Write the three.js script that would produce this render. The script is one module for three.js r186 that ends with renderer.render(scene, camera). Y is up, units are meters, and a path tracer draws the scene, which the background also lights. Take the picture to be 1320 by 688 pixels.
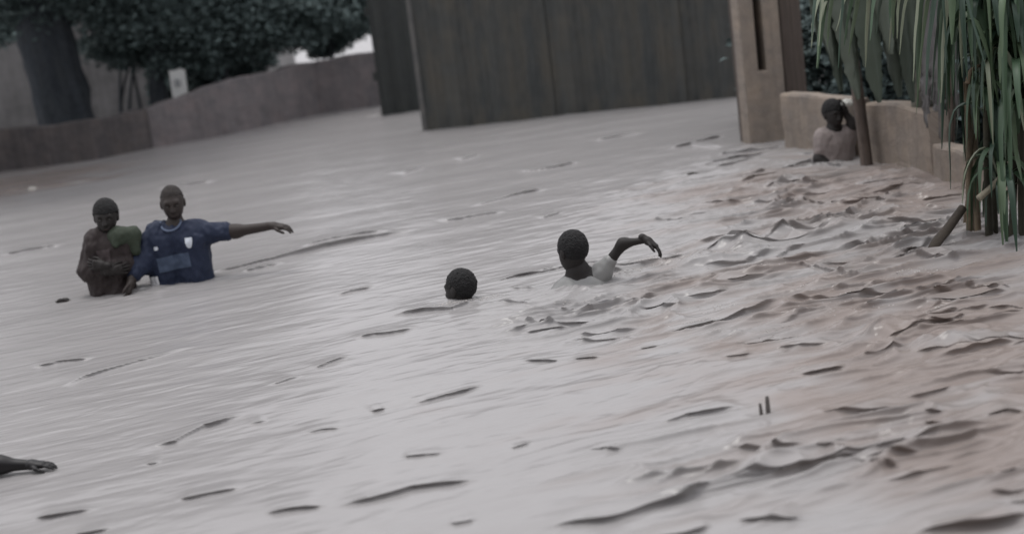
import * as THREE from 'three';
import { mergeGeometries } from 'three/addons/utils/BufferGeometryUtils.js';
import { createNoise2D, createNoise3D } from 'simplex-noise';

// ------------------------------------------------------------------ camera, sky, sun, exposure
const scene = new THREE.Scene();
const PW = 1320, PH = 688, FPX = 2000, CAMH = 2.0;
const camera = new THREE.PerspectiveCamera(2 * Math.atan(PH / 2 / FPX) * 180 / Math.PI, PW / PH, 0.1, 400);
camera.position.set(0, CAMH, 0);
camera.rotation.order = 'YXZ';
camera.rotation.set(-Math.atan(400 / FPX), 0, -7 * Math.PI / 180);
camera.focus = 8.6; camera.userData.fStop = 1.2;
camera.updateMatrixWorld(true); camera.updateProjectionMatrix();

const skyTex = (() => {                                   // an even layer of rain cloud
  const w = 128, h = 64, d = new Float32Array(w * h * 4), n = createNoise3D(mulberry(5));
  for (let j = 0; j < h; j++) for (let i = 0; i < w; i++) {
    const el = ((j + 0.5) / h - 0.5) * Math.PI, az = (i + 0.5) / w * 2 * Math.PI;
    const x = Math.cos(el) * Math.cos(az), y = Math.sin(el), z = Math.cos(el) * Math.sin(az);
    const c = 1 + 0.07 * n(x * 1.5, y * 3, z * 1.5) + 0.04 * n(x * 4, y * 7, z * 4);
    const b = (0.66 + 0.6 * Math.max(0, y)) * c, k = (j * w + i) * 4;
    d[k] = b * 0.985; d[k + 1] = b * 0.985; d[k + 2] = b * 1.03; d[k + 3] = 1;
  }
  const t = new THREE.DataTexture(d, w, h, THREE.RGBAFormat, THREE.FloatType);
  t.mapping = THREE.EquirectangularReflectionMapping; t.magFilter = THREE.LinearFilter; t.needsUpdate = true;
  return t;
})();
scene.background = skyTex; scene.environment = skyTex;

const sun = new THREE.DirectionalLight(new THREE.Color(1, 0.97, 0.93), 1.0);
sun.position.set(-3, 30, -16); sun.target.position.set(0, 0, -12);
sun.castShadow = true; sun.shadow.radius = 40; sun.shadow.mapSize.set(2048, 2048);
Object.assign(sun.shadow.camera, { left: -20, right: 20, top: 25, bottom: -25, near: 1, far: 80 });
scene.add(sun, sun.target);

const renderer = new THREE.WebGLRenderer();
renderer.toneMapping = THREE.LinearToneMapping; renderer.toneMappingExposure = 1.08;
renderer.shadowMap.enabled = true; renderer.setSize(1024, 533);

// ------------------------------------------------------------------ helpers
function mulberry(s) { return () => { s |= 0; s = s + 0x6D2B79F5 | 0; let t = Math.imul(s ^ s >>> 15, 1 | s); t = t + Math.imul(t ^ t >>> 7, 61 | t) ^ t; return ((t ^ t >>> 14) >>> 0) / 4294967296; }; }
const rnd = mulberry(11), rr = (a, b) => a + (b - a) * rnd();
const n2 = createNoise2D(mulberry(3)), n3 = createNoise3D(mulberry(4));
const V = (x, y, z) => new THREE.Vector3(x, y, z);
const lerp = (a, b, t) => a + (b - a) * t, clamp = (x, a = 0, b = 1) => Math.min(b, Math.max(a, x));
const sstep = (a, b, x) => { const t = clamp((x - a) / (b - a)); return t * t * (3 - 2 * t); };
function ray(px, py) { return V(px / PW * 2 - 1, 1 - py / PH * 2, 0.5).unproject(camera).sub(camera.position).normalize(); }
function W(px, py, y = 0) { const r = ray(px, py), t = (y - CAMH) / r.y; return camera.position.clone().addScaledVector(r, t); }   // where a pixel meets the water
function P(px, py, z) { const r = ray(px, py); return camera.position.clone().addScaledVector(r, (z - camera.position.z) / r.z); }  // where a pixel meets an upright plane at z
const used = new Map();
function numbered(n) { const k = used.get(n) || 0; used.set(n, k + 1); return k ? `${n}_${String(k).padStart(3, '0')}` : n; }
function tag(o, label, category, group, kind) { if (label) o.userData.label = label; if (category) o.userData.category = category; if (group) o.userData.group = group; if (kind) o.userData.kind = kind; return o; }
function thing(name, base, label, category, group) { const g = new THREE.Group(); g.name = numbered(name); g.position.copy(base); scene.add(g); return tag(g, label, category, group); }
function part(name, geo, mat, parent, label) {            // geometry in world coordinates, moved into its parent's frame
  const m = new THREE.Mesh(geo, mat); m.name = name; m.castShadow = m.receiveShadow = true;
  let o = V(0, 0, 0), q = parent; while (q && q !== scene) { o.add(q.position); q = q.parent; }
  if (o.lengthSq()) geo.translate(-o.x, -o.y, -o.z);
  parent.add(m); if (label) m.userData.label = label; return m;
}
function solo(name, geo, mat, label, category, group, kind) { const m = new THREE.Mesh(geo, mat); m.name = numbered(name); m.castShadow = m.receiveShadow = true; scene.add(m); return tag(m, label, category, group, kind); }
const C = (r, g, b) => new THREE.Color().setRGB(r, g, b);
function tex(w, h, fn, srgb = true, rx = 1, ry = 1) {
  const d = new Uint8Array(w * h * 4);
  for (let j = 0; j < h; j++) for (let i = 0; i < w; i++) { const c = fn(i / w, j / h), k = (j * w + i) * 4; for (let q = 0; q < 3; q++) { let v = clamp(c[q]); if (srgb) v = v <= 0.0031308 ? v * 12.92 : 1.055 * v ** (1 / 2.4) - 0.055; d[k + q] = v * 255; } d[k + 3] = 255; }
  const t = new THREE.DataTexture(d, w, h); t.wrapS = t.wrapT = THREE.RepeatWrapping; t.magFilter = THREE.LinearFilter; t.minFilter = THREE.LinearMipmapLinearFilter; t.generateMipmaps = true;
  if (srgb) t.colorSpace = THREE.SRGBColorSpace; t.repeat.set(rx, ry); t.needsUpdate = true; return t;
}
const per = (u, v, f, n = n3) => { const a = u * 2 * Math.PI, b = v * 2 * Math.PI, R = f / 6.283; return 0.5 * (n(Math.cos(a) * R, Math.sin(a) * R, Math.cos(b) * R + 9) + n(Math.sin(b) * R + 5, Math.cos(b) * R, Math.sin(a) * R)); };
function stained(base, o = {}) {                          // weathered wall surface: blotches, vertical run marks, grain
  const { blot = 0.3, run = 0.25, grain = 0.12, rough = 0.85, bump = 0.01, rx = 0.5, ry = 0.5, tint = [1, 0.95, 0.88], seed = 0 } = o;
  const f = (u, v) => {
    const b = per(u + seed, v, 5) * 0.6 + per(u + seed, v, 13) * 0.4, s = per(u + seed, v * 0.0 + 0.3, 30) * 0.6 + per(u + seed, v, 24) * 0.4, g = per(u, v, 90);
    const k = 1 + blot * b + run * s + grain * g, m = clamp(0.5 + b);
    return [base[0] * k * lerp(1, tint[0], m), base[1] * k * lerp(1, tint[1], m), base[2] * k * lerp(1, tint[2], m)];
  };
  return new THREE.MeshStandardMaterial({ map: tex(256, 256, f, true, rx, ry), roughness: rough, bumpMap: tex(256, 256, (u, v) => { const b = 0.5 + 0.3 * per(u, v, 20) + 0.2 * per(u, v, 80); return [b, b, b]; }, false, rx, ry), bumpScale: bump });
}
const mat = (c, rough = 0.8, o = {}) => new THREE.MeshStandardMaterial({ color: C(...c), roughness: rough, ...o });

// tapered tube along points with radii; slightly lumpy
function limb(pts, radii, seg = 10, steps = 24, lump = 0.06, cap = true) {
  const curve = new THREE.CatmullRomCurve3(pts), pos = [], uv = [], idx = [];
  const fr = curve.computeFrenetFrames(steps, false), L = curve.getLength();
  for (let i = 0; i <= steps; i++) {
    const t = i / steps, p = curve.getPoint(t), k = t * (radii.length - 1), a = Math.min(radii.length - 2, Math.floor(k)), r = lerp(radii[a], radii[a + 1], k - a);
    for (let j = 0; j <= seg; j++) {
      const th = (j % seg) / seg * 2 * Math.PI, q = fr.normals[i].clone().multiplyScalar(Math.cos(th)).addScaledVector(fr.binormals[i], Math.sin(th));
      const R = r * (1 + lump * n3(q.x * 2 + p.x, q.y * 2 + p.y * 1.5, q.z * 2 + p.z));
      pos.push(p.x + q.x * R, p.y + q.y * R, p.z + q.z * R); uv.push(j / seg * 2 * Math.PI * radii[0], t * L);
    }
  }
  const n = seg + 1;
  for (let i = 0; i < steps; i++) for (let j = 0; j < seg; j++) { const a = i * n + j; idx.push(a, a + 1, a + n, a + 1, a + n + 1, a + n); }
  if (cap) for (const [i, s] of [[0, 1], [steps, -1]]) { const p = curve.getPoint(i / steps), c = pos.length / 3; pos.push(p.x, p.y, p.z); uv.push(0, 0); for (let j = 0; j < seg; j++) { const a = i * n + j; s > 0 ? idx.push(c, a + 1, a) : idx.push(c, a, a + 1); } }
  const g = new THREE.BufferGeometry(); g.setAttribute('position', new THREE.Float32BufferAttribute(pos, 3)); g.setAttribute('uv', new THREE.Float32BufferAttribute(uv, 2)); g.setIndex(idx); g.computeVertexNormals(); return g;
}
// a wall standing along a line of water points: thickness, wavy top, runs from y0 up to heights[i]
function wallAlong(pts, heights, thick, y0 = -1.1, rag = 0.02, cut = 0.12) {
  const P_ = [], H = [], S = []; let s = 0;
  for (let i = 0; i < pts.length - 1; i++) { const n = Math.max(2, Math.ceil(pts[i].distanceTo(pts[i + 1]) / cut)); for (let k = 0; k < n + (i === pts.length - 2 ? 1 : 0); k++) { const t = k / n; P_.push(pts[i].clone().lerp(pts[i + 1], t)); H.push(lerp(heights[i], heights[i + 1], t)); } }
  const pos = [], uv = [], idx = [], M = P_.length, rows = 14;
  for (let i = 0; i < M; i++) if (i) { s += P_[i].distanceTo(P_[i - 1]); S.push(s); } else S.push(0);
  const ring = 2 * rows + 2;
  for (let i = 0; i < M; i++) {
    const d = P_[Math.min(M - 1, i + 1)].clone().sub(P_[Math.max(0, i - 1)]).normalize(), nx = -d.z, nz = d.x;      // nx,nz: to the camera side when the line runs left to right
    const top = H[i] + rag * (n2(S[i] * 1.3, 7) + 0.5 * n2(S[i] * 5, 3));
    for (let r = 0; r < ring; r++) {
      const front = r <= rows, q = front ? r / rows : 1 - (r - rows - 1) / rows; let y = lerp(y0, top, q), o = front ? 0 : -thick;
      if (q === 1) { o += front ? -0.015 : 0.015; } else if (front) o += 0.012 * n2(S[i] * 2, y * 2) + 0.006 * n2(S[i] * 7, y * 7);
      if (r === rows - 1 || r === rows + 2) y = top - 0.02;
      pos.push(P_[i].x + nx * o, y, P_[i].z + nz * o); uv.push(S[i], y + (front ? 0 : thick));
    }
  }
  for (let i = 0; i < M - 1; i++) for (let r = 0; r < ring - 1; r++) { const a = i * ring + r, b = a + ring; idx.push(a, b, a + 1, a + 1, b, b + 1); }
  for (const [i, f] of [[0, 1], [M - 1, 0]]) for (let r = 0; r < rows; r++) { const a = i * ring + r, b = i * ring + r + 1, c = i * ring + ring - 1 - r, e = c - 1; f ? idx.push(a, b, c, b, e, c) : idx.push(a, c, b, b, c, e); }
  let g = new THREE.BufferGeometry(); g.setAttribute('position', new THREE.Float32BufferAttribute(pos, 3)); g.setAttribute('uv', new THREE.Float32BufferAttribute(uv, 2)); g.setIndex(idx); g = g.toNonIndexed(); g.computeVertexNormals(); return g;
}
// a box from a to b on the ground (its front face), height y0..y1, depth backwards, optional ribs
function panelBox(a, b, y0, y1, depth, rib = 0, ribN = 0) {
  const L = a.distanceTo(b), nx = ribN ? ribN * 6 : 2, g = new THREE.BoxGeometry(L, y1 - y0, depth, nx, 6, 1), p = g.attributes.position, u = g.attributes.uv;
  for (let i = 0; i < p.count; i++) { const x = p.getX(i), y = p.getY(i), z = p.getZ(i), t = x / L + 0.5; let o = 0; if (z > 0) o = ribN ? rib * (0.5 + 0.5 * Math.cos(t * ribN * 2 * Math.PI)) : 0; o += 0.012 * n3(x * 1.2 + a.x * 3, y * 0.9, 4); p.setZ(i, z + o - depth / 2); u.setXY(i, x + a.x, y); }
  g.computeVertexNormals(); g.rotateY(-Math.atan2(b.z - a.z, b.x - a.x)); g.translate((a.x + b.x) / 2, (y0 + y1) / 2, (a.z + b.z) / 2); return g;
}

// ------------------------------------------------------------------ flood water
let waterTop = () => 0;
const waves = [];                                          // crest lines read from the photograph, on the water
function crest(px, amp, back = 0.12, steep = 0.014) { const pts = px.map(([x, y]) => W(x, y)), e = pts[pts.length - 1].clone().sub(pts[0]).normalize(); waves.push({ pts, amp, back, steep: steep * (1 + 0.3 * Math.abs(e.z)) }); }
const S1 = 0.024, S2 = 0.034, F1 = 0.016;
[
  [[[42, 472], [80, 464], [120, 460]], F1], [[[75, 500], [110, 485], [180, 465], [245, 450]], F1], [[[350, 496], [366, 490], [386, 483]], S1], [[[405, 473], [425, 466], [448, 459]], S1],
  [[[190, 575], [225, 568], [265, 548], [312, 535]], S1], [[[320, 545], [344, 540]], S1], [[[188, 596], [204, 594]], F1], [[[395, 558], [418, 551], [442, 548]], F1], [[[532, 519], [575, 506], [622, 498]], 0.013], [[[478, 529], [496, 525]], F1],
  [[[518, 588], [572, 582]], 0.013], [[[228, 644], [310, 630]], 0.014], [[[340, 665], [420, 650]], 0.014], [[[430, 652], [480, 643], [530, 627], [570, 622], [616, 617]], 0.032], [[[42, 670], [120, 656]], S1], [[[98, 687], [142, 680]], S1], [[[578, 671], [614, 667]], S1],
  [[[698, 682], [740, 672], [800, 660], [880, 642], [930, 622], [960, 610], [1030, 597], [1080, 589]], 0.042], [[[930, 623], [1030, 597], [1100, 585], [1160, 572], [1210, 557], [1262, 549]], 0.028], [[[836, 689], [918, 679]], S2], [[[948, 671], [1032, 665]], S1], [[[1175, 690], [1230, 675], [1330, 660]], 0.06],
  [[[928, 462], [970, 455]], S1], [[[1000, 450], [1072, 444]], 0.012], [[[1030, 483], [1092, 473]], 0.014], [[[852, 546], [885, 532], [920, 530], [952, 525]], 0.026], [[[658, 576], [684, 569]], 0.018], [[[758, 579], [802, 580]], 0.016], [[[938, 574], [1036, 571]], 0.012],
  [[[1168, 509], [1232, 499]], 0.026], [[[1272, 480], [1325, 477]], 0.026], [[[1045, 541], [1080, 532], [1155, 519]], 0.016], [[[1100, 592], [1165, 602]], 0.014], [[[1276, 637], [1325, 630]], S1], [[[674, 465], [722, 465]], F1], [[[738, 463], [774, 461]], 0.017], [[[824, 448], [848, 446]], 0.018],
  [[[434, 380], [455, 374], [482, 370]], 0.012], [[[458, 438], [485, 430], [537, 425]], S1], [[[658, 371], [694, 371]], 0.022], [[[638, 387], [684, 391]], 0.02], [[[660, 412], [720, 417], [785, 414]], 0.026], [[[738, 434], [780, 430], [825, 421]], 0.026], [[[798, 393], [848, 379]], 0.024],
  [[[848, 432], [900, 419], [960, 405], [1010, 388]], 0.038], [[[1000, 391], [1080, 381], [1205, 372]], 0.03], [[[500, 408], [545, 399], [582, 398], [617, 385]], 0.028], [[[360, 332], [420, 316], [470, 307], [535, 295]], 0.045], [[[385, 320], [430, 308], [500, 299]], 0.03], [[[270, 353], [340, 337], [390, 325]], 0.022], [[[312, 351], [366, 339]], 0.022],
  [[[568, 285], [610, 278], [652, 272]], 0.02], [[[608, 265], [660, 252], [707, 242]], 0.012], [[[668, 221], [715, 215], [748, 209]], 0.02], [[[698, 281], [724, 274]], 0.018], [[[518, 224], [548, 214]], 0.018], [[[592, 206], [618, 199]], 0.016], [[[766, 181], [832, 169]], 0.016], [[[862, 193], [890, 186], [934, 189]], 0.03], [[[926, 198], [975, 194]], 0.03],
  [[[838, 283], [888, 280]], 0.013], [[[768, 347], [830, 343], [895, 329]], 0.03], [[[1138, 338], [1162, 328], [1245, 332]], 0.03], [[[470, 150], [498, 147]], 0.02], [[[0, 246], [60, 241], [130, 230]], 0.02], [[[0, 330], [60, 318], [80, 316]], 0.012], [[[200, 243], [280, 232]], 0.012],
  [[[1010, 300], [1070, 292]], 0.03], [[[960, 262], [1010, 258]], 0.026], [[[1000, 235], [1060, 232]], 0.03], [[[1080, 262], [1150, 252]], 0.03], [[[1100, 238], [1180, 230]], 0.026], [[[1130, 290], [1220, 280]], 0.025], [[[1020, 340], [1110, 352]], 0.028], [[[930, 365], [1000, 350]], 0.03], [[[880, 385], [940, 372]], 0.03],
  [[[1130, 415], [1190, 410], [1250, 400]], 0.032], [[[1140, 440], [1200, 424]], 0.03], [[[1210, 460], [1310, 440]], 0.024], [[[1010, 215], [1090, 212]], 0.024], [[[960, 228], [990, 222]], 0.024], [[[1060, 322], [1130, 315]], 0.024], [[[1190, 365], [1300, 372]], 0.02], [[[900, 345], [960, 336], [1000, 322]], 0.034],
].forEach(([px, a]) => { a = Math.max(a, 0.02) * (a > 0.03 ? 0.68 : 0.8); const len = W(...px[0]).distanceTo(W(...px[px.length - 1])); a *= clamp(len / 0.25, 0.6, 1); crest(px, a, 0.05 + a * 3.2, 0.008 + a * 0.28); });
{ // short choppy crests where the current breaks against the wall and the reeds
  const r = mulberry(77);
  for (const [x0, x1, y0, y1, n, a0, a1] of [[870, 1230, 195, 300, 22, 0.012, 0.024], [820, 1310, 300, 460, 26, 0.01, 0.026], [1040, 1320, 490, 650, 12, 0.01, 0.018], [620, 900, 350, 450, 8, 0.01, 0.02]])
    for (let i = 0; i < n; i++) { const x = lerp(x0, x1, r()), y = lerp(y0, y1, r()), l = lerp(50, 170, r() * r()), s = lerp(0.02, 0.3, r()), a = lerp(a0, a1, r() * r()); crest([[x, y], [x + l * 0.5, y - l * 0.5 * s + lerp(-2, 2, r())], [x + l, y - l * s]], a, 0.05 + a * 3.2, 0.008 + a * 0.28); }
}
const roughAt = [[1060, 265, 1.3, 2.2], [1000, 365, 0.8, 1.6], [1190, 400, 0.8, 1.6], [780, 400, 0.6, 0.7], [1200, 570, 0.6, 0.6], [950, 600, 0.5, 0.5], [1180, 300, 1.0, 1.5], [850, 365, 0.5, 0.7]].map(([x, y, rx, rz]) => ({ c: W(x, y), rx, rz }));
const humps = [[952, 318, 0.16, 0.09], [905, 335, 0.12, 0.05], [1010, 300, 0.12, 0.06], [1075, 290, 0.14, 0.05], [590, 384, 0.15, 0.02], [745, 378, 0.2, 0.02], [195, 372, 0.35, 0.018], [1140, 430, 0.13, 0.06], [1240, 440, 0.2, 0.05]].map(([x, y, r, h]) => ({ c: W(x, y), r, h }));
const CF = Math.cos(0.36), SF = Math.sin(0.36);            // the current runs to the right and away
function roughness(x, z) { let m = 0; for (const q of roughAt) { const d = ((x - q.c.x) / q.rx) ** 2 + ((z - q.c.z) / q.rz) ** 2; m = Math.max(m, Math.exp(-d)); } return m; }
function waterBase(x, z, R) {
  const u = x * CF - z * SF, v = x * SF + z * CF;
  let h = 0.007 * n2(u * 0.45, v * 1.3) + 0.0018 * n2(u * 1.3 + 9, v * 4.2) + 0.0004 * n2(u * 4, v * 13 + 3);
  if (R > 0.02) { const w = 0.25 * n2(u * 0.9, v * 0.9); const r1 = 1 - Math.abs(n2(u * 0.6 + w, v * 3.0 + w)), r2 = 1 - Math.abs(n2(u * 1.3 + 5, v * 6.5 + w)); h += R * (0.05 * r1 * r1 * r1 * r1 + 0.024 * r2 * r2 * r2 - 0.018 + 0.005 * n2(u * 4, v * 15)); }
  return h;
}
{
  const xs = [], zs = [];
  for (let x = -4.5; x <= 4.5001; x += 0.0145) xs.push(x);
  for (let d = 0.022; xs[xs.length - 1] < 130; d *= 1.075) { xs.push(xs[xs.length - 1] + d); xs.unshift(xs[0] - d); }
  const SH = (x) => 0.36 * clamp(x, -6, 6);               // grid rows follow the current
  for (let z = 3.55; z < 25; z *= 1.0014) zs.push(-z);
  for (let d = 0.033; zs[zs.length - 1] > -260; d *= 1.07) zs.push(zs[zs.length - 1] - d);
  for (let d = 0.007; zs[0] < 60; d *= 1.12) zs.unshift(zs[0] + d);
  const nx = xs.length, nz = zs.length, hh = new Float32Array(nx * nz), lip = new Float32Array(nx * nz), pos = new Float32Array(nx * nz * 3), col = new Float32Array(nx * nz * 3);
  for (let j = 0; j < nz; j++) for (let i = 0; i < nx; i++) {
    const x = xs[i], z = zs[j] - SH(x), far = sstep(45, 25, Math.abs(x) * 2 + Math.max(0, -z - 15)), k = j * nx + i, R = roughness(x, z);
    hh[k] = far > 0 ? far * waterBase(x, z, R) : 0; if (R > 0.02) lip[k] = R * 0.75 * Math.max(0, hh[k]);
  }
  const lo = (arr, v, desc) => { let a = 0, b = arr.length - 1; while (a < b) { const m = (a + b) >> 1; if (desc ? arr[m] > v : arr[m] < v) a = m + 1; else b = m; } return a; };
  for (const w of waves) {
    const reach = Math.max(0.35, w.back * 3), bx = new THREE.Box3().setFromPoints(w.pts), i0 = lo(xs, bx.min.x - 0.3), i1 = lo(xs, bx.max.x + 0.3), ends = [bx.min.x - 0.3, bx.max.x + 0.3].map(SH), j0 = lo(zs, bx.max.z + 0.3 + Math.max(...ends), true), j1 = lo(zs, bx.min.z - reach + Math.min(...ends), true);
    const seg = []; let L = 0; for (let s = 0; s < w.pts.length - 1; s++) { const l = w.pts[s].distanceTo(w.pts[s + 1]); seg.push([w.pts[s], w.pts[s + 1], l, L]); L += l; }
    const scale = Math.max(1, -w.pts[0].z / 9);
    for (let j = j0; j <= j1; j++) for (let i = i0; i <= i1; i++) {
      const x = xs[i], z = zs[j] - SH(x) + 0.035 * n2(x * 2.5, w.pts[0].x * 5); let best = 1e9, bd = 0, bu = 0;
      for (const [a, b, l, s0] of seg) { const dx = (b.x - a.x) / l, dz = (b.z - a.z) / l; let t = (x - a.x) * dx + (z - a.z) * dz; const tc = clamp(t, 0, l), ex = x - a.x - dx * tc, ez = z - a.z - dz * tc, d2 = Math.hypot(ex, ez); if (d2 < best) { best = d2; bd = -(dx * ez - dz * ex); bu = s0 + t; } }
      const u = bu / L; if (u < -0.15 || u > 1.15) continue;
      const tp = sstep(-0.07, 0.24, u) * sstep(1.07, 0.76, u) * (0.8 + 0.25 * n2(x * 1.8 + w.amp * 99, z)), A = w.amp * tp;
      const d = bd; let h;
      if (d >= 0) h = Math.exp(-Math.pow(d / (w.back * scale), 1.3)); else { const q = d / (w.steep * scale); h = Math.exp(-q * q) - 0.25 * (1 - Math.exp(-q * q)) * Math.exp(-Math.pow(d / (w.back * 0.6), 2)); }
      hh[j * nx + i] += A * Math.sqrt(scale) * h; const lw = w.steep * scale * (d >= 0 ? 3 : 0.6); lip[j * nx + i] += (w.steep * 1.9 * scale + A * 0.45) * clamp(tp) * Math.exp(-(d / lw) * (d / lw));
    }
  }
  for (const q of humps) { const i0 = lo(xs, q.c.x - q.r * 3), i1 = lo(xs, q.c.x + q.r * 3), j0 = lo(zs, q.c.z + q.r * 3 + SH(q.c.x + q.r * 3), true), j1 = lo(zs, q.c.z - q.r * 3 + SH(q.c.x - q.r * 3), true); for (let j = j0; j <= j1; j++) for (let i = i0; i <= i1; i++) { const z = zs[j] - SH(xs[i]), d = ((xs[i] - q.c.x) ** 2 + (z - q.c.z) ** 2) / q.r ** 2; hh[j * nx + i] += q.h * Math.exp(-d) * (1 + 0.35 * n2(xs[i] * 6, z * 9)); } }
  const siltAndReflection = [[1190, 420, 2.0, 3.5], [1290, 560, 1.0, 1.4], [1150, 240, 2.2, 2.5], [0, 240, 2.2, 2.2]].map(([x, y, rx, rz]) => ({ c: W(x, y), rx, rz }));  // churned mud patches; the last is wall reflection put into the water colour
  for (let j = 0; j < nz; j++) for (let i = 0; i < nx; i++) {
    const k = j * nx + i, x = xs[i], z = zs[j] - SH(x); pos[3 * k] = x; pos[3 * k + 1] = hh[k]; pos[3 * k + 2] = z + lip[k];
    const u = x * CF - z * SF, v = x * SF + z * CF; let s = 0;
    for (const q of siltAndReflection) s = Math.max(s, Math.exp(-(((x - q.c.x) / q.rx) ** 2 + ((z - q.c.z) / q.rz) ** 2)));
    const sw = n2(u * 0.5 + 0.5 * n2(u * 0.8, v * 0.8), v * 1.4) * 0.6 + 0.4 * n2(u * 1.6, v * 4.5), m = sstep(0.4, 1.1, s + 0.4 * sw * (s > 0.05 ? 1 : 0.2)), g = 1 + 0.03 * sw;
    col[3 * k] = lerp(0.328, 0.25, m) * g; col[3 * k + 1] = lerp(0.317, 0.213, m) * g; col[3 * k + 2] = lerp(0.315, 0.195, m) * g;
  }
  const idx = new Uint32Array((nx - 1) * (nz - 1) * 6); let t = 0;
  for (let j = 0; j < nz - 1; j++) for (let i = 0; i < nx - 1; i++) { const a = j * nx + i, b = a + nx; idx[t++] = a; idx[t++] = a + 1; idx[t++] = b; idx[t++] = a + 1; idx[t++] = b + 1; idx[t++] = b; }
  const g = new THREE.BufferGeometry(); g.setAttribute('position', new THREE.BufferAttribute(pos, 3)); g.setAttribute('color', new THREE.BufferAttribute(col, 3)); g.setIndex(new THREE.BufferAttribute(idx, 1)); g.computeVertexNormals();
  const uvw = new Float32Array(nx * nz * 2); for (let k = 0; k < nx * nz; k++) { const x = pos[3 * k], z = pos[3 * k + 2]; uvw[2 * k] = (x * CF - z * SF) / 2.6; uvw[2 * k + 1] = (x * SF + z * CF) / 1.9; } g.setAttribute('uv', new THREE.BufferAttribute(uvw, 2));
  const rip = tex(1024, 1024, (u, v) => { const w = 0.03 * per(u, v, 6), a = per(u + w, v * 2 + w, 9), b = per(u * 2 + w, v * 5, 9); const h = 0.5 + 0.34 * a + 0.13 * b; return [h, h, h]; }, false);
  const m = new THREE.MeshPhysicalMaterial({ vertexColors: true, roughness: 0.2, ior: 1.33, specularIntensity: 1, bumpMap: rip, bumpScale: 0.008 });
  waterTop = (x, z) => { const i = clamp(lo(xs, x), 1, nx - 1), j = clamp(lo(zs, z + SH(x), true), 1, nz - 1), f = (x - xs[i - 1]) / (xs[i] - xs[i - 1]); return lerp(hh[j * nx + i - 1], hh[j * nx + i], clamp(f)); };
  solo('flood_water', g, m, 'muddy grey-brown flood water streaked with small breaking crests', 'water', null, 'structure');
}
{
  const g = new THREE.PlaneGeometry(320, 320, 8, 8); g.rotateX(-Math.PI / 2); g.translate(0, -1.12, -100);
  solo('ground', g, stained([0.16, 0.12, 0.09], { rx: 0.2, ry: 0.2 }), 'drowned earth ground under the flood water', 'ground', null, 'structure');
}

// ------------------------------------------------------------------ walls, gates, buildings
const M = {};
M.mudwall = stained([0.165, 0.155, 0.16], { blot: 0.35, run: 0.2, rough: 0.92, bump: 0.012, tint: [1, 0.92, 0.9] });
M.shadewall = stained([0.084, 0.077, 0.08], { blot: 0.4, run: 0.35, rough: 0.92, bump: 0.014, seed: 0.45 });  // darker wall colour that holds the tree shade on the left stretch
M.tanwall = stained([0.245, 0.212, 0.185], { blot: 0.3, run: 0.2, rough: 0.9, bump: 0.01, seed: 0.3 });
M.sheet = stained([0.045, 0.05, 0.05], { blot: 0.35, run: 0.45, rough: 0.6, bump: 0.004, rx: 0.7, ry: 0.25, tint: [1.2, 1.0, 0.82], seed: 0.15 });
M.sheetDark = stained([0.022, 0.026, 0.026], { blot: 0.3, run: 0.5, rough: 0.6, bump: 0.004, rx: 0.7, ry: 0.3, seed: 0.6 });
M.plaster = stained([0.2, 0.195, 0.195], { blot: 0.3, run: 0.3, rough: 0.9, rx: 0.3, ry: 0.3, tint: [1, 1, 1], seed: 0.8 });
M.steel = stained([0.10, 0.10, 0.1], { blot: 0.4, run: 0.3, rough: 0.55, bump: 0.003 });
M.wood = stained([0.11, 0.09, 0.08], { blot: 0.3, run: 0.6, rough: 0.85, rx: 2, ry: 0.3, seed: 0.4 });
M.roof = stained([0.12, 0.11, 0.1], { blot: 0.4, run: 0.3, rough: 0.7 });
M.white = mat([0.62, 0.63, 0.62], 0.7);

{ // low mud wall across the back
  const a = W(-160, 250), pts = [a, W(0, 221), W(120, 206), W(197, 191), W(303, 171), W(413, 146), W(500, 135)];
  const t = thing('compound_wall', W(197, 191), 'low weathered grey-brown wall along the flooded yard below dark trees', 'wall');
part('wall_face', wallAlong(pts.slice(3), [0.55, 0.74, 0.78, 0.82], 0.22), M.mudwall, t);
  part('wall_face', wallAlong(pts.slice(0, 4).map((p, i) => p.clone().add(V(0, 0, 0.03))), [0.62, 0.56, 0.52, 0.535], 0.25), M.shadewall, t, 'stretch of wall with tree shade in its colour');
}
{ // tall sheet metal fence
  const A = W(548, 168), B = W(1045, 114), t = thing('sheet_fence', A, 'tall dark grey sheet metal fence rising from the flood behind the swimmers', 'fence');
  const cuts = [0, 0.35, 0.69, 1], at = (s) => A.clone().lerp(B, s);
  for (let i = 0; i < 3; i++) { const a = at(cuts[i] + 0.001), b = at(cuts[i + 1] - 0.001); a.z += rr(-0.01, 0.01); b.z += rr(-0.015, 0.015); part('metal_panel', panelBox(a, b, -1.1, 2.35 + rr(-0.03, 0.03), 0.03, 0.006, 7), M.sheet, t); }
  for (let i = 0; i < 4; i++) { const p = at(cuts[i]), d = 0.03; part('post', panelBox(p.clone().add(V(-d, 0, i ? -0.045 : 0.03)), p.clone().add(V(d, 0, i ? -0.045 : 0.03)), -1.1, 2.42, 0.07), i ? M.sheet : M.steel, t); }
  for (const y of [0.35, 1.9]) part('rail', panelBox(at(0.01).add(V(0, 0, -0.05)), at(0.99).add(V(0, 0, -0.05)), y, y + 0.06, 0.04), M.steel, t);
}
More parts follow.
